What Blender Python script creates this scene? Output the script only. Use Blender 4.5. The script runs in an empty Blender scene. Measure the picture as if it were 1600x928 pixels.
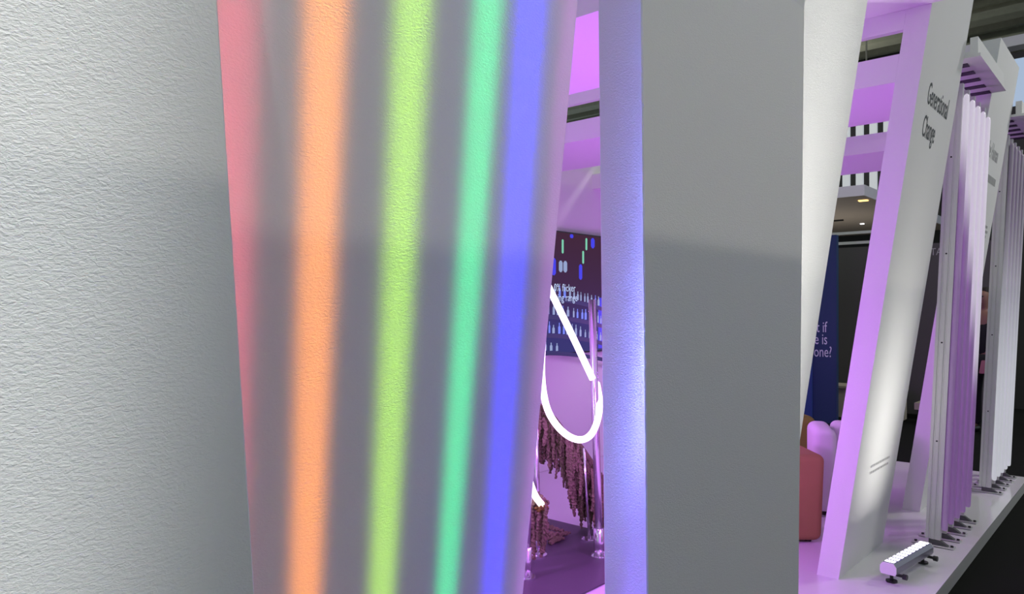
import bpy, bmesh, math, random
from mathutils import Vector, Matrix
random.seed(7)
S = bpy.context.scene
C = S.collection

# ------------------------------------------------------------------ camera
# World axes: +X runs along the stand's front, +Y into the stand, z = 0 is the top of the white platform.
CA = math.atan2(.6613, .7501)          # heading of the camera from +X
EYE = Vector((0, 0, 1.4))
FWD = Vector((.7501, .6613, 0)); RGT = Vector((.6613, -.7501, 0)); UPV = Vector((0, 0, 1))
cam_d = bpy.data.cameras.new('camera'); cam = bpy.data.objects.new('camera', cam_d); C.objects.link(cam)
cam.location = EYE
cam.rotation_euler = (math.pi/2, 0, CA - math.pi/2)
cam_d.sensor_width = 36; cam_d.lens = 1155/1600*36; cam_d.shift_y = 18/1600
cam_d.clip_start = .02
S.camera = cam

# ------------------------------------------------------------------ world, large lights, exposure
S.view_settings.view_transform = 'Standard'; S.view_settings.look = 'None'
S.view_settings.gamma = 1; S.view_settings.use_curve_mapping = False
S.view_settings.exposure = 0
w = bpy.data.worlds.new('hall_air'); S.world = w; w.use_nodes = True
w.node_tree.nodes['Background'].inputs[0].default_value = (.80, .95, 1, 1)
w.node_tree.nodes['Background'].inputs[1].default_value = .50

def lamp(name, kind, loc, energy, color=(1, 1, 1), target=None, **kw):
    d = bpy.data.lights.new(name, kind); d.energy = energy; d.color = color
    for k, v in kw.items(): setattr(d, k, v)
    o = bpy.data.objects.new(name, d); C.objects.link(o); o.location = loc
    if target is not None:
        o.rotation_euler = (Vector(target)-Vector(loc)).to_track_quat('-Z', 'Y').to_euler()
    return o
# hall flood across the aisle; the top of the stand opposite cuts its light off at about eye height
lamp('hall_flood', 'SPOT', (1.6, -8, 5.0), 340, (1, .93, .80), (1.6, .9, 1.6), shadow_soft_size=.03, spot_size=1.5, spot_blend=.5)
lamp('hall_downlight', 'AREA', (9, -2.5, 6.0), 160, (1, .98, .93), (9, -1, 0), shape='DISK', size=1.2)
lamp('roof_fill', 'POINT', (9, 7, 6.3), 170, (1, .97, .85), shadow_soft_size=.3)  # unseen fill added to brighten the hall roof
lamp('roof_fill', 'POINT', (17, 6, 6.3), 60, (1, .97, .85), shadow_soft_size=.3)  # another added roof fill, farther along the hall
# coloured light inside the stand, partly added fill
lamp('canopy_fill', 'POINT', (15, 5.2, 1.2), 60, (1, .93, .82), shadow_soft_size=.2)  # added fill that lifts the underside of the far canopy
PINK = (.60, .15, 1)
lamp('pink_light', 'POINT', (1.9, 2.7, 1.1), 70, PINK, shadow_soft_size=.12)
lamp('pink_light', 'POINT', (4.9, 2.4, 1.0), 15, (.70, .22, .95), shadow_soft_size=.12)
lamp('pink_light', 'POINT', (2.9, 1.78, 1.15), 21, (.60, .11, 1), shadow_soft_size=.06)  # hidden fill, added to brighten the lettered frame's inner leg face
lamp('pink_light', 'POINT', (3.35, 1.95, .8), 13, (.62, .13, 1), shadow_soft_size=.05)  # hidden fill, added to brighten the platform beside the seats
lamp('pink_light', 'POINT', (7.0, 3.2, 1.2), 34, PINK, shadow_soft_size=.12)

# ------------------------------------------------------------------ materials
def mat(name, col, rough=.6, metal=0, bump=None, emit=None, spec=.5, var=0):
    m = bpy.data.materials.new(name); m.use_nodes = True
    nt = m.node_tree; b = nt.nodes['Principled BSDF']
    b.inputs['Base Color'].default_value = (*col, 1); b.inputs['Roughness'].default_value = rough
    b.inputs['Metallic'].default_value = metal; b.inputs['Specular IOR Level'].default_value = spec
    if emit:
        b.inputs['Emission Color'].default_value = (*emit[0], 1); b.inputs['Emission Strength'].default_value = emit[1]
    tc = nt.nodes.new('ShaderNodeTexCoord')
    if var:
        n = nt.nodes.new('ShaderNodeTexNoise'); n.inputs['Scale'].default_value = 6; n.inputs['Detail'].default_value = 4
        nt.links.new(tc.outputs['Object'], n.inputs['Vector'])
        r = nt.nodes.new('ShaderNodeMapRange'); r.inputs['To Min'].default_value = 1-var; r.inputs['To Max'].default_value = 1+var
        nt.links.new(n.outputs['Fac'], r.inputs['Value'])
        x = nt.nodes.new('ShaderNodeVectorMath'); x.operation = 'SCALE'; x.inputs[0].default_value = col
        nt.links.new(r.outputs['Result'], x.inputs['Scale']); nt.links.new(x.outputs['Vector'], b.inputs['Base Color'])
    if bump:
        scale, dist, stretch = bump
        mp = nt.nodes.new('ShaderNodeMapping'); mp.inputs['Scale'].default_value = stretch
        nt.links.new(tc.outputs['Object'], mp.inputs['Vector'])
        n = nt.nodes.new('ShaderNodeTexNoise'); n.inputs['Scale'].default_value = scale; n.inputs['Detail'].default_value = 3
        n.inputs['Roughness'].default_value = .55; n.inputs['Distortion'].default_value = .6
        nt.links.new(mp.outputs['Vector'], n.inputs['Vector'])
        bp = nt.nodes.new('ShaderNodeBump'); bp.inputs['Strength'].default_value = 1; bp.inputs['Distance'].default_value = dist
        nt.links.new(n.outputs['Fac'], bp.inputs['Height']); nt.links.new(bp.outputs['Normal'], b.inputs['Normal'])
    return m
M = {}
M['plaster'] = mat('embossed_white', (.80, .80, .79), .75, bump=(235, .0009, (.70, 1, 1.3)), spec=.2)
M['white'] = mat('white_paint', (.80, .80, .79), .6, spec=.3)
M['platform'] = mat('gloss_white_laminate', (.74, .74, .74), .12, spec=.5)
M['platform_edge'] = mat('platform_edge_grey', (.42, .43, .41), .5)
M['carpet'] = mat('dark_carpet', (.012, .013, .011), .95, bump=(400, .003, (1, 1, 1)), spec=.1)
M['rug'] = mat('plum_carpet', (.10, .085, .10), .45, var=.1, spec=.4)
M['alu'] = mat('brushed_aluminium', (.72, .72, .71), .35, .7)
M['steel'] = mat('polished_steel', (.80, .80, .82), .18, .9)
M['black'] = mat('black_metal', (.012, .012, .012), .4)
M['dark'] = mat('grey_steel', (.12, .12, .125), .45, .5)
M['housing'] = mat('anodised_housing', (.30, .29, .36), .35, .6)
M['tray'] = mat('violet_lens_tray', (.09, .07, .2), .6, spec=.1)
M['slot'] = mat('dark_slot', (.05, .04, .06), .6)
M['print'] = mat('charcoal_print', (.045, .05, .055), .6)
M['faint'] = mat('grey_print', (.42, .42, .42), .6)
M['whiteprint'] = mat('white_print', (.72, .76, .85), .6)
M['greyprint'] = mat('pale_letter', (.4, .4, .4), .6)
M['neon'] = mat('neon_flex', (.9, .88, .9), .4, emit=((1, .9, 1), 2.5))
M['led'] = mat('led_lens', (.9, .9, .95), .3, emit=((.95, .97, 1), 1.8))
M['brown'] = mat('terracotta_fabric', (.36, .21, .085), .85, bump=(300, .001, (1, 1, 1)), spec=.2, var=.06)
M['lilac'] = mat('white_upholstery', (.74, .70, .74), .7, spec=.3)
M['olive'] = mat('olive_fabric', (.21, .20, .04), .9, spec=.2, var=.06)
M['navy'] = mat('navy_banner', (.010, .040, .12), .6)
M['charcoal'] = mat('charcoal_wall', (.035, .034, .034), .8)
M['partition'] = mat('dark_grey_partition', (.085, .082, .08), .8)
M['hall'] = mat('hall_roof', (.22, .23, .17), .9, var=.3)
M['purlin'] = mat('hall_steel', (.34, .35, .27), .7, var=.2)
M['rib'] = mat('glowing_cladding', (.75, .77, .8), .5, emit=((.9, .95, 1), .35))  # ribs are no lamp; the glow stands in for light falling on them
M['beige'] = mat('beige_laminate', (.5, .44, .36), .6)
M['canopy'] = mat('taupe_canopy', (.5, .44, .39), .7, var=.08)
M['fascia'] = mat('lilac_fascia', (.82, .79, .88), .6)
M['pipe'] = mat('white_pipe', (.6, .62, .6), .5)
M['amber'] = mat('amber_lamp', (1, .7, .3), .4, emit=((1, .62, .2), 2.2))
M['amaranth'] = mat('amaranth_flower', (.20, .165, .10), .95, spec=.1, var=.45)
M['moss'] = mat('amaranth_moss', (.22, .15, .04), .95, spec=.1, var=.4)
M['tvframe'] = mat('tv_frame', (.008, .008, .012), .25)

# ------------------------------------------------------------------ helpers
def at(px, py, t): return EYE + t*(FWD*1155 + RGT*(px-800) + UPV*(482-py))   # a photo pixel at depth t
def tag(o, label=None, cat=None, group=None, kind=None):
    if label: o['label'] = label
    if cat: o['category'] = cat
    if group: o['group'] = group
    if kind: o['kind'] = kind
    return o
def empty(name, loc, label, cat, group=None, rz=0):
    o = bpy.data.objects.new(name, None); C.objects.link(o); o.location = loc; o.rotation_euler.z = rz
    o.empty_display_size = .1
    return tag(o, label, cat, group)
def link(name, me, m, parent=None, loc=None, smooth=False):
    o = bpy.data.objects.new(name, me); C.objects.link(o)
    if m is not None:
        me.materials.clear(); me.materials.append(M[m] if isinstance(m, str) else m)
    if parent is not None:
        o.parent = parent
    if loc is not None: o.location = loc
    if smooth:
        for p in me.polygons: p.use_smooth = True
    return o
def prism_me(pts2, x0, x1, shear=0):
    """Y-Z outline extruded along X."""
    n = len(pts2); vs = [(x0+shear*z, y, z) for y, z in pts2] + [(x1+shear*z, y, z) for y, z in pts2]
    fs = [tuple(range(n)), tuple(range(2*n-1, n-1, -1))] + [(i, i+n, (i+1) % n+n, (i+1) % n) for i in range(n)]
    me = bpy.data.meshes.new('prism'); me.from_pydata(vs, [], fs)
    bm = bmesh.new(); bm.from_mesh(me); bmesh.ops.recalc_face_normals(bm, faces=bm.faces); bm.to_mesh(me); bm.free()
    return me
def hexa_me(vs, bevel=0, seg=2):
    """8 corners: bottom ring then top ring."""
    fs = [(0, 1, 2, 3), (4, 5, 6, 7), (0, 1, 5, 4), (1, 2, 6, 5), (2, 3, 7, 6), (3, 0, 4, 7)]
    me = bpy.data.meshes.new('block'); me.from_pydata([tuple(v) for v in vs], [], fs)
    bm = bmesh.new(); bm.from_mesh(me); bmesh.ops.recalc_face_normals(bm, faces=bm.faces)
    if bevel: bmesh.ops.bevel(bm, geom=bm.edges[:], offset=bevel, segments=seg, profile=.5, affect='EDGES')
    bm.to_mesh(me); bm.free(); return me
def box_me(x0, x1, y0, y1, z0, z1, bevel=0, seg=2):
    return hexa_me([(x0, y0, z0), (x1, y0, z0), (x1, y1, z0), (x0, y1, z0), (x0, y0, z1), (x1, y0, z1), (x1, y1, z1), (x0, y1, z1)], bevel, seg)
def box(name, m, b, parent=None, bevel=0, seg=2, smooth=False, loc=None):
    return link(name, box_me(*b, bevel=bevel, seg=seg), m, parent, loc, smooth)
def tube_me(pts, r, sides=12, caps=True, round_end=False):
    pts = [Vector(p) for p in pts]; rs = r if isinstance(r, (list, tuple)) else [r]*len(pts)
    bm = bmesh.new(); rings = []; ref = None
    for i, p in enumerate(pts):
        d = (pts[min(i+1, len(pts)-1)]-pts[max(i-1, 0)]).normalized()
        if ref is None: ref = d.orthogonal().normalized()
        ref = (ref-d*ref.dot(d)).normalized(); e = d.cross(ref)
        rings.append([bm.verts.new(p+(ref*math.cos(a)+e*math.sin(a))*rs[i]) for a in [2*math.pi*k/sides for k in range(sides)]])
    for a, b in zip(rings, rings[1:]):
        for k in range(sides): bm.faces.new((a[k], a[(k+1) % sides], b[(k+1) % sides], b[k]))
    if caps: bm.faces.new(rings[0][::-1]); bm.faces.new(rings[-1])
    bmesh.ops.recalc_face_normals(bm, faces=bm.faces)
    me = bpy.data.meshes.new('tube'); bm.to_mesh(me); bm.free(); return me
def tube(name, m, pts, r, parent=None, sides=12, smooth=True):
    return link(name, tube_me(pts, r, sides), m, parent, smooth=smooth)
def smooth_path(pts, n=8):
    pts = [Vector(p) for p in pts]; out = []
    for i in range(len(pts)-1):
        p0 = pts[max(i-1, 0)]; p1 = pts[i]; p2 = pts[i+1]; p3 = pts[min(i+2, len(pts)-1)]
        for k in range(n):
            t = k/n
            out.append(.5*((2*p1)+(p2-p0)*t+(2*p0-5*p1+4*p2-p3)*t*t+(3*p1-p0-3*p2+p3)*t**3))
    return out+[pts[-1]]
def text(name, s, m, size, loc, xdir, up, parent, sx=1, depth=.0006, align='LEFT', space=1):
    cu = bpy.data.curves.new('lettering', 'FONT'); cu.body = s; cu.size = size; cu.extrude = depth; cu.align_x = align
    cu.space_character = space; cu.resolution_u = 3
    tmp = bpy.data.objects.new('tmp', cu); C.objects.link(tmp)
    dg = bpy.context.evaluated_depsgraph_get(); me = bpy.data.meshes.new_from_object(tmp.evaluated_get(dg))
    bpy.data.objects.remove(tmp)
    xdir = Vector(xdir).normalized(); up = Vector(up).normalized(); nz = xdir.cross(up)
    mx = Matrix((xdir*sx, up, nz)).transposed().to_4x4(); mx.translation = Vector(loc)
    me.transform(mx)
    return link(name, me, m, parent)

# ------------------------------------------------------------------ setting
tag(box('floor', 'carpet', (-12, 24, -12, 16, -.19, -.09)), kind='structure')
cl = tag(box('ceiling', 'hall', (-2, 26, -4, 18, 8.4, 8.5)), kind='structure')
k = 0
x = 1.0
while x < 25:
    box('purlin', 'purlin', (x, x+.14, -4, 18, 8.05, 8.38), cl)
    if k % 3 == 0: box('truss_chord', 'purlin', (x-.1, x+.3, -4, 18, 7.3, 7.45), cl)
    x += .62; k += 1
tag(box('wall_far', 'charcoal', (24.0, 24.2, -6, 16, -.09, 8.4)), kind='structure')
fw = tag(box('wall_cladding', 'charcoal', (21.0, 21.1, 4.2, 13.5, 3.6, 8.3)), kind='structure')
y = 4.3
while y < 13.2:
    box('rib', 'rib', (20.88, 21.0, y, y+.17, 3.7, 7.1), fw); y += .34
tag(box('wall_opposite', 'fascia', (-6, 7.5, -3.2, -3.1, -.09, 3.11)), kind='structure')
wb = tag(box('wall_back', 'white', (.5, 7.42, 4.0, 4.1, 0, 2.9)), kind='structure')

pf = empty('platform', (0, 0, 0), 'glossy white raised platform carrying the stand, beside the dark carpet aisle', 'platform')
box('deck', 'platform', (-3, 7.42, .84, 3.998, -.012, 0), pf)
box('edge_board', 'platform_edge', (-3, 7.42, .845, 3.998, -.089, -.0125), pf)
tag(box('display_carpet', 'rug', (1.2, 3.83, 2.13, 3.95, .0008, .010)), 'dark plum carpet patch under the flower and neon display', 'carpet')

# ------------------------------------------------------------------ leaning portal frames
LEAN = .15
def front_y(z): return 1.26-LEAN*z
def portal(x0, x1, label, shear=0, m='plaster', top=3.15, beams=True):
    r = empty('leaning_portal_frame', (x0, 1.26, 0), label, 'frame', 'white leaning portal frames')
    def p(name, me, mm):
        o = link(name, me, mm, r); o.location = (-x0, -1.26, 0); return o
    p('front_leg', prism_me([(1.26, 0), (front_y(top), top), (front_y(top)+.11, top), (1.37, 0)], x0, x1, shear), m)
    if beams:
        yi = lambda z: front_y(z)+.1105
        p('soffit', prism_me([(yi(2.515), 2.515), (4.0, 2.515), (4.0, 2.545), (yi(2.545), 2.545)], x0+.04, x1), 'white')
        p('lower_fascia', prism_me([(yi(2.515), 2.515), (4.0, 2.515), (4.0, 2.65), (yi(2.65), 2.65)], x0, x0+.04), 'white')
        p('upper_fascia', prism_me([(yi(2.765), 2.765), (4.0, 2.765), (4.0, 3.1), (yi(3.1), 3.1)], x0, x0+.04), 'white')
    return r, p
pm, _ = portal(.46, 1.375, 'leaning white frame whose front carries the rainbow light stripes', shear=-.04, beams=False)
p0, _ = portal(2.29, 3.09, 'leaning bright white frame half hidden behind the upright grey slab')
pA, pa_add = portal(3.98, 4.78, 'leaning white frame lettered Generational Change, beside the floor light bar')
pB, pb_add = portal(5.67, 6.47, 'leaning white frame with dark lettering behind the nearer row of light tubes')
UPL = Vector((0, -LEAN, 1)).normalized(); NPL = Vector((0, -1, -LEAN)).normalized()
def on_front(x, z, off=.0008): return Vector((x, front_y(z), z))+NPL*off
def letter(root, name, s, m, size, x, z, sx, space=1):
    o = text(name, s, m, size, on_front(x, z), (1, 0, 0), UPL, root, sx, space=space)
    o.location = -root.location; return o
letter(pA, 'lettering', 'Generational', 'print', .155, 4.165, 2.435, .56)
letter(pA, 'lettering', 'Change', 'print', .155, 4.165, 2.275, .56)
letter(pB, 'lettering', 'the Human', 'faint', .155, 5.86, 2.435, .56)
def dashes(root, x, z, rows, m='faint', w=.36, h=.012):
    for r_ in range(rows):
        bm = bmesh.new(); xx = x; end = x+w*(1 if r_ < rows-1 else .92)
        while xx < end:
            ww = random.uniform(.012, .03)
            vs = [bm.verts.new(on_front(a, b)) for a, b in ((xx, z-r_*.035), (xx+ww, z-r_*.035), (xx+ww, z-r_*.035+h), (xx, z-r_*.035+h))]
            bm.faces.new(vs); xx += ww+.007
        me = bpy.data.meshes.new('fine_print'); bm.to_mesh(me); bm.free()
        o = link('fine_print', me, m, root); o.location = -root.location
dashes(pA, 4.24, .545, 2)
dashes(pB, 5.9, 2.28, 1, w=.45, h=.05); dashes(pB, 5.9, 1.98, 3, w=.42, h=.018)

# slabs standing upright between the frames
def slab(name, c, y0, y1, z0, z1, label):
    # c: x of left/right edge at z0 and z1
    me = hexa_me([(c[0], y0, z0), (c[1], y0, z0), (c[1], y1, z0), (c[0], y1, z0), (c[2], y0, z1), (c[3], y0, z1), (c[3], y1, z1), (c[2], y1, z1)], .003, 1)
    return tag(link(name, me, 'plaster'), label, 'panel', 'upright slabs between the frames')
slab('upright_slab', (1.512, 2.434, 1.452, 2.518), .90, 1.022, 0, 3.15, 'upright grey slab with a lavender side, between rainbow frame and white frames')
slab('upright_slab', (-2.2, .577, -2.2, .366), .90, 1.022, 0, 3.15, 'big pale embossed slab at the left end, nearest to the viewer')

# ------------------------------------------------------------------ bridge plates and light tubes
def bridge(x0, x1, label, slots):
    r = empty('top_plate', (x0, .76, 2.80), label, 'plate', 'top plates between the frames')
    box('plate', 'white', (0, x1-x0, 0, .60, 0, .018), r)
    box('fascia_board', 'white', (0.002, x1-x0-.002, .012, .05, .0185, .11), r)
    for i in range(slots):
        xx = .10+.175*i
        box('slot', 'slot', (xx, xx+.07, .08, .19, -.004, -.0005), r)
    return r
bridge(4.782, 5.668, 'white slotted plate over the nearer row of light tubes', 5)
bridge(6.472, 7.358, 'white slotted plate over the farther row of light tubes', 5)
r_ = bridge(3.092, 3.978, 'white plate bridging the frames above the seating', 0); r_.location.z = 2.86

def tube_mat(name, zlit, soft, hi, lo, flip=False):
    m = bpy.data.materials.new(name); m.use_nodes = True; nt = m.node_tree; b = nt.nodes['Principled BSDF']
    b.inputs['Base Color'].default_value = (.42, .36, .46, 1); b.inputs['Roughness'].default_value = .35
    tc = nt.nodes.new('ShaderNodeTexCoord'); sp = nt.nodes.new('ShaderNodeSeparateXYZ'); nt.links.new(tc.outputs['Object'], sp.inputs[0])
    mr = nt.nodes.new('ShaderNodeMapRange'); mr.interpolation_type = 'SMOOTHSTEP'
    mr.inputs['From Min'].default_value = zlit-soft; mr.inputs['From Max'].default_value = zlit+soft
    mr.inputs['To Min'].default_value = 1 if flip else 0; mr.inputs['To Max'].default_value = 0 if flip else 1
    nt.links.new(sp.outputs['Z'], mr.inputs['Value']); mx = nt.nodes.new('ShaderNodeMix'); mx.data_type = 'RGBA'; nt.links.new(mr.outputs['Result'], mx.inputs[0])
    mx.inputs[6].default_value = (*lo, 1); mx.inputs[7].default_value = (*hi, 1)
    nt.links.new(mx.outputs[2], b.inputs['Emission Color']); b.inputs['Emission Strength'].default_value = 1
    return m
def fixture_meshes():
    d = {}
    prof = [(-.018, 0), (.018, 0), (.018, .022), (.014, .024), (.014, .030), (.018, .032), (.018, .052), (.014, .054), (.014, .06), (.018, .062),
            (.018, .078), (-.018, .078), (-.018, .062), (-.014, .06), (-.014, .054), (-.018, .052), (-.018, .032), (-.014, .030), (-.014, .024), (-.018, .022)]
    n = len(prof); L = 2.66
    vs = [(a, b, .04) for a, b in prof]+[(a, b, .04+L) for a, b in prof]
    fs = [tuple(range(n))[::-1], tuple(range(n, 2*n))]+[(i, (i+1) % n, (i+1) % n+n, i+n) for i in range(n)]
    me = bpy.data.meshes.new('post'); me.from_pydata(vs, [], fs); d['post'] = me
    zs = [.10, .104, .115, 2.615, 2.632, 2.64]; rr = [.010, .014, .016, .016, .012, .004]
    d['tube'] = tube_me([(0, -.017, z) for z in zs], rr, 14)
    for p in d['tube'].polygons: p.use_smooth = True
    d['foot_plate'] = box_me(-.032, .032, -.075, .15, 0, .008, .003, 1)
    d['foot_bracket'] = hexa_me([(-.014, -.05, .008), (.014, -.05, .008), (.014, .06, .008), (-.014, .06, .008), (-.014, -.004, .036), (.014, -.004, .036), (.014, .06, .036), (-.014, .06, .036)])
    d['foot_bolt'] = tube_me([(0, 0, 0), (0, 0, .008)], .008, 8)
    d['screw'] = tube_me([(0, 0, 0), (-.003, 0, 0)], .005, 8)
    return d
FM = fixture_meshes()
ordn = ['first', 'second', 'third', 'fourth', 'fifth']
LIT = [2.25, 1.98, 1.68, 1.32, .98]
for rk, xb in enumerate((4.925, 6.615)):
    for i in range(5):
        r = empty('tube_light', (xb+.172*i, .985, 0), '', 'light')
        r['label'] = (f'{ordn[i]} slim upright tube light from the viewer in the row ' + ('beside the Generational Change frame' if rk == 0 else 'beyond the second leaning frame'))
        r['group'] = 'tube lights in the nearer row' if rk == 0 else 'tube lights in the farther row'
        r.rotation_euler.x = math.radians(2.55)
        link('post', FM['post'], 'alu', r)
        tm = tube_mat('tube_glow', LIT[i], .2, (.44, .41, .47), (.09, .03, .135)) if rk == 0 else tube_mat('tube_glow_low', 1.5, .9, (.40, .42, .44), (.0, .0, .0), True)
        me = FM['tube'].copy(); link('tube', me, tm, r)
        f = link('foot_plate', FM['foot_plate'], 'alu', r); f.rotation_euler.x = -math.radians(2.55); f.location.z = .002
        link('foot_bracket', FM['foot_bracket'], 'dark', r)
        for yy in (-.06, .13):
            link('foot_bolt', FM['foot_bolt'], 'black', f, (0, yy, .008))
        if i == 0:
            for zz in (.62, 1.2, 1.72, 2.28):
                link('screw', FM['screw'], 'black', r, (-.0185, .042, zz))

# ------------------------------------------------------------------ floor light bars (wall washers)
def light_bar(loc, length, rz, label, energy, leds=10, color=(1, 1, 1), tilt=0, lit=True, spread=110):
    r = empty('light_bar', loc, label, 'light', 'floor light bars', rz)
    h = .048; sec = [(-.040, h+.012), (-.034, h), (.034, h), (.040, h+.012), (.040, h+.040), (.027, h+.058), (-.027, h+.058), (-.040, h+.040)]
    link('housing', prism_me(sec, -length/2, length/2), 'housing', r)
    p = length/leds
    box('lens_tray', 'tray', (-length/2+.004, length/2-.004, -.0265, .0265, h+.0581, h+.0586), r)
    for i in range(leds):
        x = -length/2+p*(i+.5)
        box('led_lens', 'led', (x-p*.30, x+p*.30, -.024, .024, h+.0588, h+.063), r, .002, 1)
    for s in (-1, 1):
        link('end_cap', prism_me(sec, s*length/2, s*(length/2+.006)), 'white', r)
        ft = link('foot', tube_me([(0, 0, 0), (0, 0, .008)], .028, 14), 'black', r, (s*(length/2-.04), 0, .001))
        link('stem', tube_me([(0, 0, .008), (0, 0, .05)], .009, 8), 'black', ft)
        link('knob', tube_me([(0, -.055, .04), (0, -.075, .04)], .014, 10), 'black', ft)
        box('yoke', 'black', (-.008, .008, -.055, .03, .036, .047), ft)
    if energy:
        d = bpy.data.lights.new('bar_glow', 'AREA'); d.shape = 'RECTANGLE'; d.size = length*.95; d.size_y = .04; d.energy = energy; d.color = color; d.spread = math.radians(spread)
        l = bpy.data.objects.new('bar_glow', d); C.objects.link(l); l.parent = r
        l.location = (0, 0, h+.07); l.rotation_euler = (math.pi+math.radians(tilt), 0, 0)
    return r
bA = light_bar((4.335, 1.02, 0), .50, math.radians(-7), 'silver floor light bar with glowing white lenses before the lettered frame', 0)
b0 = light_bar((2.72, 1.05, 0), .40, 0, 'white floor light bar hidden behind the upright grey slab', 0)
wb_ = light_bar((-.05, .60, -.0895), .4, 0, 'short floor light bar washing the pale embossed slab', 0)

# rainbow bar: five fan-lens lamps at the foot of the frame, each throwing one narrow coloured stripe up the leaning panel
rb = light_bar((.992, 1.0, 0), .80, 0, 'floor light bar throwing the coloured stripes up the frame', 0, leds=5)
def fan_lamp(name, x, color, energy, tilt, wid=1.0, spill=0, bar=None, ys=1.0, fade=None, plane=None, spillw=.16):
    bar = bar or rb; zs = .125
    lean, y_base = plane or (LEAN, 1.26)
    d = bpy.data.lights.new(name, 'SPOT'); d.spot_size = math.radians(120); d.spot_blend = .2; d.shadow_soft_size = .004
    d.energy = energy; d.color = color; d.use_nodes = True
    nt = d.node_tree; em = nt.nodes['Emission']
    g = nt.nodes.new('ShaderNodeNewGeometry'); sp = nt.nodes.new('ShaderNodeSeparateXYZ'); nt.links.new(g.outputs['Incoming'], sp.inputs[0])
    def ma(op, a, b=None, c=None):
        n = nt.nodes.new('ShaderNodeMath'); n.operation = op
        for i, v in enumerate((a, b, c)):
            if v is None: continue
            if isinstance(v, (int, float)): n.inputs[i].default_value = v
            else: nt.links.new(v, n.inputs[i])
        return n.outputs[0]
    u = ma('DIVIDE', sp.outputs['X'], sp.outputs['Z']); v = ma('DIVIDE', sp.outputs['Y'], sp.outputs['Z'])
    kk = y_base-lean*zs-ys
    h = ma('MINIMUM', ma('DIVIDE', kk, ma('MAXIMUM', ma('ADD', v, lean), .04)), 3.4)   # throw at which this ray meets the panel
    q = ma('ABSOLUTE', ma('MULTIPLY', ma('SUBTRACT', u, tilt), h))
    W = ma('MULTIPLY', ma('ADD', ma('MULTIPLY', h, .010), .030), wid)
    s = ma('DIVIDE', q, W)
    prof = ma('POWER', 2.71828, ma('MULTIPLY', ma('POWER', s, 2.6), -1.0))
    if spill: prof = ma('ADD', prof, ma('DIVIDE', spill, ma('ADD', 1.0, ma('MULTIPLY', ma('POWER', ma('DIVIDE', q, spillw), 2.0), 1.0))))
    st = ma('MULTIPLY', prof, ma('POWER', h, 3.0))
    if fade: st = ma('DIVIDE', st, ma('ADD', 1.0, ma('POWER', ma('DIVIDE', h, fade[0]), fade[1])))
    nt.links.new(st, em.inputs['Strength'])
    o = bpy.data.objects.new(name, d); C.objects.link(o); o.parent = bar
    o.matrix_parent_inverse = Matrix.Rotation(-bar.rotation_euler.z, 4, 'Z')
    o.location = (x-bar.location.x, ys-bar.location.y, zs-bar.location.z); o.rotation_euler = (math.pi, 0, 0)
    return o
E = 105
fan_lamp('stripe_red', .628, (1, .10, .15), E*.9, -.062, .9, .05)
fan_lamp('stripe_orange', .775, (1, .29, 0), E*1.7, -.058, .88, .02)
fan_lamp('stripe_lime', .945, (.38, .80, 0), E*1.5, -.056, .92, .01)
fan_lamp('stripe_green', 1.115, (0, .86, .24), E*1.45, -.048, .88, .01)
fan_lamp('stripe_blue', 1.275, (0, 0, 1), E*2.1, -.068, 1.0, .07, spillw=.3)

fan_lamp('stripe_violet', 1.392, (.62, .14, .7), E*.6, -.05, 1.3, .10, spillw=.2)
fan_lamp('slab_side_fill', 1.40, (.20, .24, 1), E*.36, .05, 2.3, .06, spillw=.2)  # throws no stripe; lamp added to tint the upright slab's side blue
fan_lamp('slab_wash', .16, (.97, 1, .98), 70, .0, 5.6, 0, wb_, .60, None, (0, .9))
for i in range(3):
    fan_lamp('washer_lens', 4.19+.145*i, (1, .98, .93), 74, 0, 9, 0, bA, 1.02, (1.1, 4.2))
    fan_lamp('washer_lens', 2.56+.145*i, (1, .99, .94), 64, 0, 9, 0, b0, 1.05, (2.4, 4))

# ------------------------------------------------------------------ television on the back wall
tv = empty('television', (4.35, 3.98, 1.0), 'large wall television showing bar shelves, glowing bars and white words', 'television')
TW, TH = 1.92, 1.075
box('cabinet', 'tvframe', (0, TW, -.045, .019, 0, TH), tv, .004, 1)
def screen_mat():
    m = bpy.data.materials.new('tv_picture'); m.use_nodes = True; nt = m.node_tree; b = nt.nodes['Principled BSDF']
    b.inputs['Base Color'].default_value = (.01, .01, .01, 1); b.inputs['Roughness'].default_value = .5; b.inputs['Specular IOR Level'].default_value = .05
    tc = nt.nodes.new('ShaderNodeTexCoord'); sp = nt.nodes.new('ShaderNodeSeparateXYZ'); nt.links.new(tc.outputs['Object'], sp.inputs[0])
    cr = nt.nodes.new('ShaderNodeValToRGB'); e = cr.color_ramp.elements
    e[0].position = 0; e[0].color = (.03, .035, .15, 1); e[1].position = 1; e[1].color = (.05, .018, .035, 1)
    x = cr.color_ramp.elements.new(.5); x.color = (.045, .02, .06, 1)
    x = cr.color_ramp.elements.new(.25); x.color = (.03, .03, .14, 1)
    mr = nt.nodes.new('ShaderNodeMapRange'); mr.inputs['From Max'].default_value = TH
    nt.links.new(sp.outputs['Z'], mr.inputs['Value']); nt.links.new(mr.outputs['Result'], cr.inputs[0]); nt.links.new(cr.outputs[0], b.inputs['Emission Color'])
    b.inputs['Emission Strength'].default_value = 1
    return m
scr = link('screen', box_me(.012, TW-.012, -.0465, -.0455, .014, TH-.012), screen_mat(), tv)
M['tvgreen'] = mat('tv_green', (0, 0, 0), .5, emit=((.2, .62, .42), 1)); M['tvblue'] = mat('tv_blue', (0, 0, 0), .5, emit=((.05, .05, .8), 1))
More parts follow.
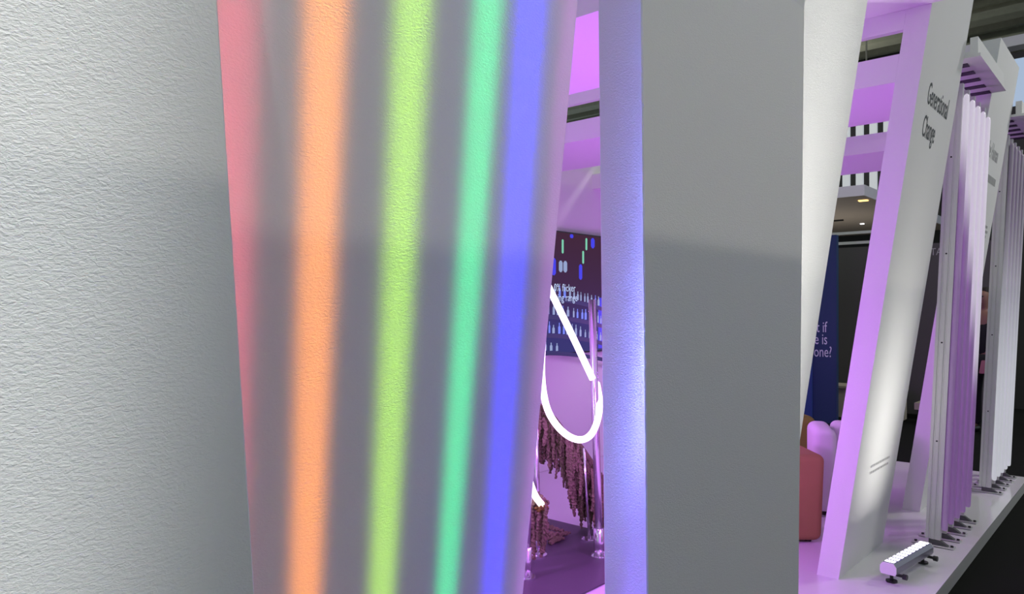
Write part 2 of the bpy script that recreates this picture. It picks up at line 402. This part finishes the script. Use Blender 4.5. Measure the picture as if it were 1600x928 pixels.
M['tvwhite'] = mat('tv_white', (0, 0, 0), .5, emit=((.55, .68, .95), 1)); M['tvshelf'] = mat('tv_shelf', (0, 0, 0), .5, emit=((.02, .025, .10), 1))
M['tvbottle'] = mat('tv_bottle', (0, 0, 0), .5, emit=((.28, .36, .58), 1)); M['tvbottle2'] = mat('tv_bottle_blue', (0, 0, 0), .5, emit=((.16, .24, .85), 1))
M['tvglow'] = mat('tv_blue_edge', (0, 0, 0), .5, emit=((.02, .04, .7), 1))
def tvxy(px, py):   # screen position of a picture element
    d = FWD*1155+RGT*(px-800)+UPV*(482-py); t = 3.934/d.y; p = EYE+d*t
    return p.x-4.35, p.z-1.0
def tvquad(name, m, x0, x1, z0, z1, y=-.0475, bev=True):
    c = min(x1-x0, z1-z0)*.3 if bev else 0
    o = [(x0+c, z0), (x1-c, z0), (x1, z0+c), (x1, z1-c), (x1-c, z1), (x0+c, z1), (x0, z1-c), (x0, z0+c)] if bev else [(x0, z0), (x1, z0), (x1, z1), (x0, z1)]
    me = bpy.data.meshes.new('picture'); me.from_pydata([(a, y, b) for a, b in o], [], [tuple(range(len(o)))])
    return link(name, me, m, scr)
for m, px, a, b, wd in (('tvgreen', 879, 374, 396, .028), ('tvgreen', 916, 372, 391, .028), ('tvgreen', 911, 392, 412, .028), ('tvblue', 893, 366, 372, .05),
                        ('tvblue', 926, 372, 388, .06), ('tvblue', 865, 403, 430, .06), ('tvblue', 907, 413, 437, .05)):
    x0, z1 = tvxy(px, a); _, z0 = tvxy(px, b); tvquad('light_streak', m, x0-wd/2, x0+wd/2, z0, z1)
x0, z0 = tvxy(873, 425); x1, z1 = tvxy(886, 408)
tvquad('window_picture', 'tvbottle', x0, (x0+x1)/2-.006, z0, z1); tvquad('window_picture', 'tvbottle', (x0+x1)/2+.006, x1, z0, z1)
for row, (za, zb) in enumerate(((.52, .64), (.36, .47), (.20, .31), (.05, .15))):
    def arc(xx): return -.10*((xx-.25)/1.5)**2*4*.45
    bm = bmesh.new(); N = 20; xs = [.02+(TW-.06)*i/N for i in range(N+1)]
    lo = [bm.verts.new((a, -.0472, za-.04+arc(a))) for a in xs]; hi = [bm.verts.new((a, -.0472, za-.004+arc(a))) for a in xs]
    for i in range(N): bm.faces.new((lo[i], lo[i+1], hi[i+1], hi[i]))
    me = bpy.data.meshes.new('shelf'); bm.to_mesh(me); bm.free(); link('shelf_picture', me, 'tvshelf', scr)
    xx = .35
    while xx < 1.45:
        hh = (zb-za)*random.uniform(.6, 1.0); ww = random.uniform(.02, .036); b0 = za+arc(xx)
        if b0 > .03:
            c = ww*.5
            o = [(xx-c, b0), (xx+c, b0), (xx+c, b0+hh*.6), (xx+c*.4, b0+hh*.72), (xx+c*.4, b0+hh), (xx-c*.4, b0+hh), (xx-c*.4, b0+hh*.72), (xx-c, b0+hh*.6)]
            me = bpy.data.meshes.new('bottle'); me.from_pydata([(a, -.0475, b) for a, b in o], [], [tuple(range(8))])
            link('bottle_picture', me, random.choice(['tvbottle', 'tvbottle', 'tvbottle2']), scr)
        xx += ww+random.uniform(.018, .05)
tvquad('blue_glow_picture', 'tvglow', 1.32, TW-.02, .03, .50, -.0471, False)
x0, z0 = tvxy(899, 455.5); text('caption', '0% flicker', 'tvwhite', .092, (x0, -.0482, z0), (1, 0, 0), (0, 0, 1), scr, .86, 0, 'RIGHT')
x0, z0 = tvxy(902, 470.5); text('caption', 'dimming range', 'tvwhite', .092, (x0, -.0482, z0), (1, 0, 0), (0, 0, 1), scr, .86, 0, 'RIGHT')

# ------------------------------------------------------------------ neon display
T = .0036
def neon(name, pts, label, r=.0180):
    return tag(tube(name, 'neon', smooth_path(pts, 10), r), label, 'light', 'bent neon tubes of the display')
neon('neon_tube', [at(840, 412, .0034), at(858, 450, .0034), at(892, 520, .00345), at(926, 592, .0035)], 'straight slanting white neon tube in front of the television')
neon('neon_tube', [at(852, 490, .00345), at(847, 550, .00345), at(847, 595, .0034), at(854, 635, .0034), at(868, 662, .0034), at(888, 681, .0034), at(908, 687, .0034), at(924, 678, .00345), at(934, 655, .0035), at(937, 628, .0036), at(933, 600, .0038)], 'hanging U-shaped white neon loop before the pink wall')
neon('neon_tube', [at(822, 730, .0033), at(829, 757, .0033), at(837, 776, .00335), at(847, 789, .0034)], 'short curved neon end stuck in the lower flower bundle')
def pole(name, base, top, r, label, sleeve=True):
    g = empty(name, (base[0], base[1], .0105), label, 'pole', 'steel poles of the display')
    top = Vector(top)-g.location
    tube('shaft', 'steel', [(0, 0, .006), top], r, g)
    if sleeve:
        tube('sleeve', 'steel', [(0, 0, .006), top.normalized()*.16], r*1.45, g)
    link('foot_plate', tube_me([(0, 0, 0), (0, 0, .01)], .05, 24), 'steel', g)
    for a in range(3):
        link('bolt', tube_me([(0.037*math.cos(a*2.1), 0.037*math.sin(a*2.1), .01), (0.037*math.cos(a*2.1), 0.037*math.sin(a*2.1), .022)], .008, 6), 'steel', g)
    return g
pole('display_pole', at(937, 872, .00358), at(925, 468, .0036), .021, 'tall steel pole standing beside the neon loop')
pole('display_pole', at(841, 871, .00360), at(834, 600, .0037), .019, 'steel pole rising through the lower flower bundle')
pole('display_pole', at(822, 906, .00330), at(828, 640, .0033), .020, 'steel pole nearest the rainbow frame edge')
pole('display_pole', at(921, 846, .00384), at(912, 700, .0038), .008, 'thin steel rod among the hanging flower strands', False)

def strand_me(L, seed, r=.017):
    rnd = random.Random(seed); n = max(6, int(L/.009)); bm = bmesh.new(); rings = []; sd = 6
    ph = rnd.uniform(0, 6)
    for i in range(n+1):
        f = i/n; rad = r*(1.0 if f > .1 else .5+5*f)*(1-.35*max(0, f-.8)/.2)
        cx = .006*math.sin(ph+f*5); cy = .006*math.cos(ph+f*4)
        rings.append([bm.verts.new((cx+math.cos(a)*rad*q, cy+math.sin(a)*rad*q, -f*L)) for a, q in [(2*math.pi*k/sd+i*.5, rnd.uniform(.4, 1.5)) for k in range(sd)]])
    for a, b in zip(rings, rings[1:]):
        for k in range(sd): bm.faces.new((a[k], a[(k+1) % sd], b[(k+1) % sd], b[k]))
    bm.faces.new(rings[-1]); bm.faces.new(rings[0][::-1])
    bmesh.ops.recalc_face_normals(bm, faces=bm.faces)
    me = bpy.data.meshes.new('strand'); bm.to_mesh(me); bm.free(); me.materials.append(M['amaranth']); return me
SM = {}
def strand(parent, top, L, r=.016):
    key = (int(L*12), round(r*500), random.randrange(2))
    if key not in SM: SM[key] = strand_me(max(key[0], 1)/12, hash(key) % 1000, r)
    o = bpy.data.objects.new('flower_strand', SM[key]); C.objects.link(o); o.parent = parent
    o.location = Vector(top)-parent.location; o.rotation_euler.z = random.uniform(0, 6); return o
g1 = empty('amaranth_garland', at(890, 700, .0040), 'brown amaranth garland hanging in long strands under the neon loop', 'flowers')
def lerp(a, b, f): return a+(b-a)*f
top_curve = [(822, 622), (842, 632), (862, 648), (884, 676), (905, 694), (920, 715), (938, 742), (952, 760)]
bot_curve = [(822, 750), (846, 745), (862, 752), (878, 765), (893, 805), (905, 830), (918, 858), (932, 876), (952, 880)]
def cv(c, x):
    for (x0, y0), (x1, y1) in zip(c, c[1:]):
        if x0 <= x <= x1: return lerp(y0, y1, (x-x0)/(x1-x0))
    return c[-1][1]
arm = smooth_path([at(x, y+2, .0040) for x, y in top_curve], 5)
tube('branch', 'amaranth', [p-g1.location for p in arm], .018, g1, 8)
for i in range(230):
    px = 824+ (950-824)*((i+.5)/230)+random.uniform(-1.5, 1.5)
    dens = .42 if px < 878 else 1
    if random.random() > dens: continue
    ty = cv(top_curve, px)+random.uniform(0, 14); by = cv(bot_curve, px)
    f = random.random()
    by = ty+(by-ty)*(.5+.5*f if px > 878 else (.45+.55*f))
    t = .0040+random.uniform(-.00022, .00025)
    L = (by-ty)*t
    if L < .06: continue
    p = at(px, ty, t); L = min(L, p.z-.03)
    strand(g1, p, L, random.choice([.009, .011, .013]))
# clumped blossoms along the branch
rnd = random.Random(4)
def clump(parent, c, R, n, m, name='blossom_clump'):
    bm = bmesh.new()
    for i in range(n):
        d = Vector((rnd.gauss(0, 1), rnd.gauss(0, 1), rnd.gauss(0, 1))).normalized()*R*rnd.uniform(.5, 1)
        bmesh.ops.create_icosphere(bm, subdivisions=1, radius=rnd.uniform(.006, .011), matrix=Matrix.Translation(d))
    me = bpy.data.meshes.new('clump'); bm.to_mesh(me); bm.free()
    o = link(name, me, m, parent, Vector(c)-parent.location); o['kind'] = 'stuff'; return o
for px in range(830, 950, 4):
    clump(g1, at(px, cv(top_curve, px)+rnd.uniform(4, 18), .0040+rnd.uniform(-.0001, .0001)), .030, 22, 'amaranth')
    if px > 880:
        for _ in range(1): clump(g1, at(px, cv(top_curve, px)+rnd.uniform(14, 60), .0040+rnd.uniform(-.0002, .0001)), .03, 22, 'amaranth')
g2 = empty('amaranth_bundle', at(838, 790, .0035), 'low brown amaranth bundle trailing onto the carpet around a pole', 'flowers')
for i in range(26):
    px = random.uniform(826, 856); t = .0035+random.uniform(-.00015, .00022); ty = 762+abs(px-838)*1.2+random.uniform(0, 14)
    p = at(px, ty, t); strand(g2, p, min(p.z-.02, random.uniform(.2, .5)), random.choice([.009, .012]))
for i in range(6): clump(g2, at(random.uniform(833, 852), random.uniform(768, 800), .0035), .04, 36, 'amaranth')
clump(g2, at(846, 792, .0034), .035, 40, 'moss')
for i, (x0, y0, x1, y1) in enumerate(((852, 824, 880, 829), (852, 836, 892, 833), (853, 844, 882, 840), (856, 848, 876, 842), (852, 830, 872, 836))):
    p0_, p1_ = at(x0, y0, 1.375/(y0-482)), at(x1, y1, 1.375/(y1-482))
    p0_.z = p1_.z = .028
    o = bpy.data.objects.new('flower_strand', strand_me((p1_-p0_).length, i, .013)); C.objects.link(o); o.parent = g2
    o.location = p0_-g2.location; o.rotation_euler = (p1_-p0_).to_track_quat('-Z', 'Y').to_euler()

# ------------------------------------------------------------------ seats behind the lettered frame
def seat(name, corner, w, d, h, m, label, bev, cat, taper=0):
    r = empty(name, (corner[0], corner[1], 0), label, cat, None, CA-math.pi/2)
    me = hexa_me([(-w+taper, taper, .012), (-taper, taper, .012), (-taper, d-taper, .012), (-w+taper, d-taper, .012), (-w, 0, h), (0, 0, h), (0, d, h), (-w, d, h)], bev, 5)
    link('cushion_body', me, m, r, smooth=True)
    for xx in (-w+.08, -.08):
        for yy in (.08, d-.08): link('foot', tube_me([(xx, yy, 0), (xx, yy, .016)], .02, 8), 'black', r)
    return r
c = at(1292, 851, 1.4/369)
br = seat('pouf', c, .62, .5, .53, 'brown', 'terracotta fabric pouf standing partly behind the grey slab', .045, 'pouf', .015)
c = at(1278, 760, .0050); seat('pouf', c, .6, .5, .555, 'olive', 'olive fabric pouf behind the terracotta one', .06, 'pouf')
lc = at(1271, 700, .0043)
lr = empty('tub_chair', (lc.x, lc.y, 0), 'white upholstered tub chair tinted lilac, behind the lettered frame', 'chair', None, CA-math.pi/2-math.radians(16))
for xa, xb_ in ((0, .15), (.31, .46)): link('arm_rest', box_me(xa, xb_, 0, .45, .03, .59, .055, 5), 'lilac', lr, smooth=True)
link('backrest', box_me(.152, .308, .32, .45, .03, .60, .05, 5), 'lilac', lr, smooth=True)
link('seat', box_me(.152, .308, .01, .315, .03, .42, .04, 4), 'lilac', lr, smooth=True)
for xx in (.08, .38):
    for yy in (.08, .37): link('foot', tube_me([(xx, yy, 0), (xx, yy, .04)], .018, 8), 'black', lr)

# ------------------------------------------------------------------ neighbouring stands in the hall
nv = empty('navy_banner', (9.9, 3.16, 0), 'tall navy banner with white words behind the seats', 'banner')
box('board', 'navy', (0, .08, 0, 2.4, -.088, 2.35), nv)
box('side_panel', mat('blue_banner', (.02, .06, .26), .6), (-.03, -.001, .30, 2.4, -.088, 1.05), nv)
def ntext(s, px, py, size):
    d = FWD*1155+RGT*(px-800)+UPV*(482-py); p = EYE+d*((9.9-.002)/d.x)
    o = text('lettering', s, 'whiteprint', size, p, (0, -1, 0), (0, 0, 1), nv, .62, 0, 'RIGHT'); o.location = -nv.location
ntext('t if', 1292, 519, .20); ntext('e is', 1293, 538, .20); ntext('one?', 1300, 558, .20)
dw = empty('dark_partition', (11.6, 1.2, -.09), 'charcoal partition wall lettered in pale grey at the far stand', 'partition')
box('panel', 'partition', (0, .1, .3, 3.2, 0, 2.4), dw)
d = FWD*1155+RGT*(1472-800)+UPV*(482-398); p = EYE+d*((11.6-.002)/d.x)
o = text('lettering', 'ETA', 'greyprint', .14, p, (0, -1, 0), (0, 0, 1), dw, .8, 0, 'RIGHT'); o.location = -dw.location
for zz, ya, yb in ((2.62, 2.4, 3.2), (2.47, 2.2, 2.95)):
    box('rail', 'pipe', (.03, .06, ya-.5, yb, zz-.02, zz+.02), dw)
box('rail_post', 'pipe', (.03, .06, 2.92, 2.97, 2.4, 2.6), dw); box('rail_post', 'pipe', (.03, .06, 1.72, 1.77, 2.4, 2.6), dw)
co = empty('reception_counter', (10.6, 2.6, -.09), 'low beige counter in front of the charcoal partition', 'counter')
box('body', 'beige', (0, .4, 0, 1.5, 0, .40), co); box('worktop', 'beige', (-.02, .42, -.02, 1.52, .4005, .43), co)
co2 = empty('bench', (11.05, 1.92, -.09), 'low beige bench beside the charcoal partition', 'bench')
box('seat_top', 'beige', (0, .4, 0, .6, .13, .22), co2); box('base', 'charcoal', (.03, .37, .03, .57, 0, .1295), co2)
cn = empty('canopy', (12.4, 3.55, 3.2), 'flat taupe canopy with pale fascia over the far stand', 'canopy')
box('slab', 'canopy', (0, 6.8, 0, 4.2, 0, .12), cn)
box('fascia', 'fascia', (-.02, -.0005, -.02, 4.2, -.02, .15), cn); box('fascia', 'fascia', (.0, 6.8, -.02, -.0005, -.02, .15), cn)
box('strip_light', 'amber', (.62, .70, .12, .26, -.02, -.0005), cn)
box('spot_light', 'led', (4.2, 4.26, 1.2, 1.27, -.02, -.0005), cn); box('track', 'black', (3.2, 3.24, 1.3, 1.9, -.03, -.0005), cn)
for yy in (.06, 4.1):
    for xx in (6.6,): box('column', 'charcoal', (xx, xx+.1, yy, yy+.1, -3.29, -.0005), cn)
hb = empty('ceiling_duct', (14, -1.5, 5.55), 'pale grey duct hanging across the dark hall roof', 'duct')
box('duct_body', 'fascia', (0, .3, 0, 6, 0, .16), hb); 
for yy in (.5, 3, 5.5): tube('hanger', 'purlin', [(.15, yy, .16), (.15, yy, 2.8)], .015, hb, 6)
ds = empty('hall_display', (13.2, 1.45, -.09), 'pale blue lit screen panel at the right edge', 'screen')
M['bluescreen'] = mat('pale_blue_screen', (.1, .1, .1), .4, emit=((.42, .55, .75), .8))
box('frame', 'charcoal', (0, .1, 0, .9, 0, 5.3), ds); box('screen_face', 'bluescreen', (-.01, -.0005, .05, .85, 4.5, 5.2), ds)

# ------------------------------------------------------------------ visitor standing in the far aisle
def skin_mesh(pts, edges, rad, sub=2):
    me = bpy.data.meshes.new('figure'); me.from_pydata(pts, edges, [])
    o = bpy.data.objects.new('tmp', me); C.objects.link(o)
    o.modifiers.new('s', 'SKIN'); d = me.skin_vertices[0].data
    for i, r in enumerate(rad):
        d[i].radius = r if isinstance(r, tuple) else (r, r)
        d[i].use_root = (i == 0)
    sb = o.modifiers.new('u', 'SUBSURF'); sb.levels = sub
    out = bpy.data.meshes.new_from_object(o.evaluated_get(bpy.context.evaluated_depsgraph_get()))
    bpy.data.objects.remove(o)
    for p in out.polygons: p.use_smooth = True
    return out
M['skin'] = mat('skin', (.24, .125, .09), .6); M['suit'] = mat('dark_cloth', (.012, .012, .014), .9)
M['hair'] = mat('dark_hair', (.015, .010, .008), .7); M['bag'] = mat('dusty_pink_leather', (.42, .16, .19), .6)
pr = empty('person', (10.42, 1.62, -.09), 'person in dark clothes holding a pink bag, glimpsed between the two tube rows', 'person', None, CA+math.radians(-152))
# local axes: x right, -y front
P = [(0, 0, .95), (0, -.01, 1.15), (0, 0, 1.36), (0, .01, 1.47), (0, -.01, 1.55), (0, -.02, 1.64), (0, -.015, 1.71),
     (.17, .01, 1.40), (.23, .02, 1.15), (.20, -.14, .97), (-.17, .01, 1.40), (-.22, .03, 1.14), (-.22, -.02, .90),
     (.09, 0, .90), (.10, -.01, .50), (.10, .01, .10), (.11, -.12, .035), (-.09, 0, .90), (-.10, -.01, .50), (-.10, .01, .10), (-.11, -.12, .035)]
Ed = [(0, 1), (1, 2), (2, 3), (3, 4), (4, 5), (5, 6), (2, 7), (7, 8), (8, 9), (2, 10), (10, 11), (11, 12), (0, 13), (13, 14), (14, 15), (15, 16), (0, 17), (17, 18), (18, 19), (19, 20)]
Rd = [(.14, .10), (.13, .095), (.14, .09), .048, .068, .078, .055, .055, .042, .026, .055, .042, .026, .085, .055, .036, .035, .085, .055, .036, .035]
body = link('body', skin_mesh(P, Ed, Rd), 'skin', pr)
def fingers(base, dirn, side):
    for k in range(4):
        o0 = Vector(base)+Vector((side*(-.028+.019*k), -.004, -.02)); L = (.06, .072, .066, .05)[k]
        pts = [o0, o0+Vector(dirn)*L*.5, o0+Vector(dirn)*L*.8+Vector((0, -.012, 0)), o0+Vector(dirn)*L+Vector((0, -.028, .004))]
        tube('finger', 'skin', pts, [.0085, .008, .0075, .005], body, 8)
    t0 = Vector(base)+Vector((-side*.03, -.02, .01)); tube('thumb', 'skin', [t0, t0+Vector((-side*.022, -.02, -.025)), t0+Vector((-side*.02, -.03, -.055))], [.011, .0095, .006], body, 8)
fingers((.20, -.155, .955), (0, -.35, -.93), 1); fingers((-.22, -.03, .875), (0, -.2, -.98), -1)
for sx in (-1, 1):
    me = bpy.data.meshes.new('eye'); bm = bmesh.new(); bmesh.ops.create_uvsphere(bm, u_segments=8, v_segments=6, radius=.011); bm.to_mesh(me); bm.free()
    link('eye', me, 'black', body, (sx*.03, -.088, 1.635))
    link('ear', tube_me([(sx*.076, -.005, 1.655), (sx*.084, .0, 1.63), (sx*.076, -.002, 1.60)], [.008, .014, .008], 8), 'skin', body)
link('nose', tube_me([(0, -.088, 1.64), (0, -.108, 1.605), (0, -.09, 1.595)], [.008, .013, .008], 8), 'skin', body)
link('mouth', tube_me([(-.024, -.082, 1.568), (0, -.09, 1.566), (.024, -.082, 1.568)], [.004, .006, .004], 6), 'bag', body)
hr = skin_mesh([(0, .012, 1.70), (0, .045, 1.66), (0, .05, 1.60), (.045, .0, 1.70), (-.045, .0, 1.70)], [(0, 1), (1, 2), (0, 3), (0, 4)], [.072, .066, .05, .05, .05])
link('hair', hr, 'hair', pr)
J = [(0, 0, .88), (0, -.01, 1.15), (0, 0, 1.37), (0, .012, 1.43), (.175, .01, 1.40), (.235, .02, 1.15), (.207, -.11, 1.0), (-.175, .01, 1.40), (-.225, .03, 1.14), (-.222, -.01, .95)]
link('jacket', skin_mesh(J, [(0, 1), (1, 2), (2, 3), (2, 4), (4, 5), (5, 6), (2, 7), (7, 8), (8, 9)], [(.165, .125), (.155, .12), (.16, .11), .065, .072, .058, .046, .072, .058, .046]), 'suit', pr)
Tq = [(0, 0, .95), (.09, 0, .88), (.10, -.01, .50), (.10, .01, .07), (-.09, 0, .88), (-.10, -.01, .50), (-.10, .01, .07)]
link('trousers', skin_mesh(Tq, [(0, 1), (1, 2), (2, 3), (0, 4), (4, 5), (5, 6)], [(.15, .115), .105, .075, .06, .105, .075, .06]), 'suit', pr)
for sx in (-1, 1): link('shoe', box_me(sx*.11-.045, sx*.11+.045, -.19, .06, .001, .075, .03, 3), 'black', pr, smooth=True)
hbag = empty('handbag', (0, 0, 0), 'dusty pink bag held by the person in dark clothes', 'bag')
hbag.matrix_world = Matrix.Translation(pr.location) @ Matrix.Rotation(pr.rotation_euler.z, 4, 'Z') @ Matrix.Translation((.20, -.185, .72))
link('bag_body', hexa_me([(-.14, -.04, 0), (.14, -.04, 0), (.14, .04, 0), (-.14, .04, 0), (-.12, -.025, .16), (.12, -.025, .16), (.12, .025, .16), (-.12, .025, .16)], .015, 3), 'bag', hbag, smooth=True)
link('bag_handle', tube_me(smooth_path([(-.07, 0, .15), (-.05, 0, .20), (0, 0, .215), (.05, 0, .20), (.07, 0, .15)], 5), .007, 8), 'bag', hbag, smooth=True)
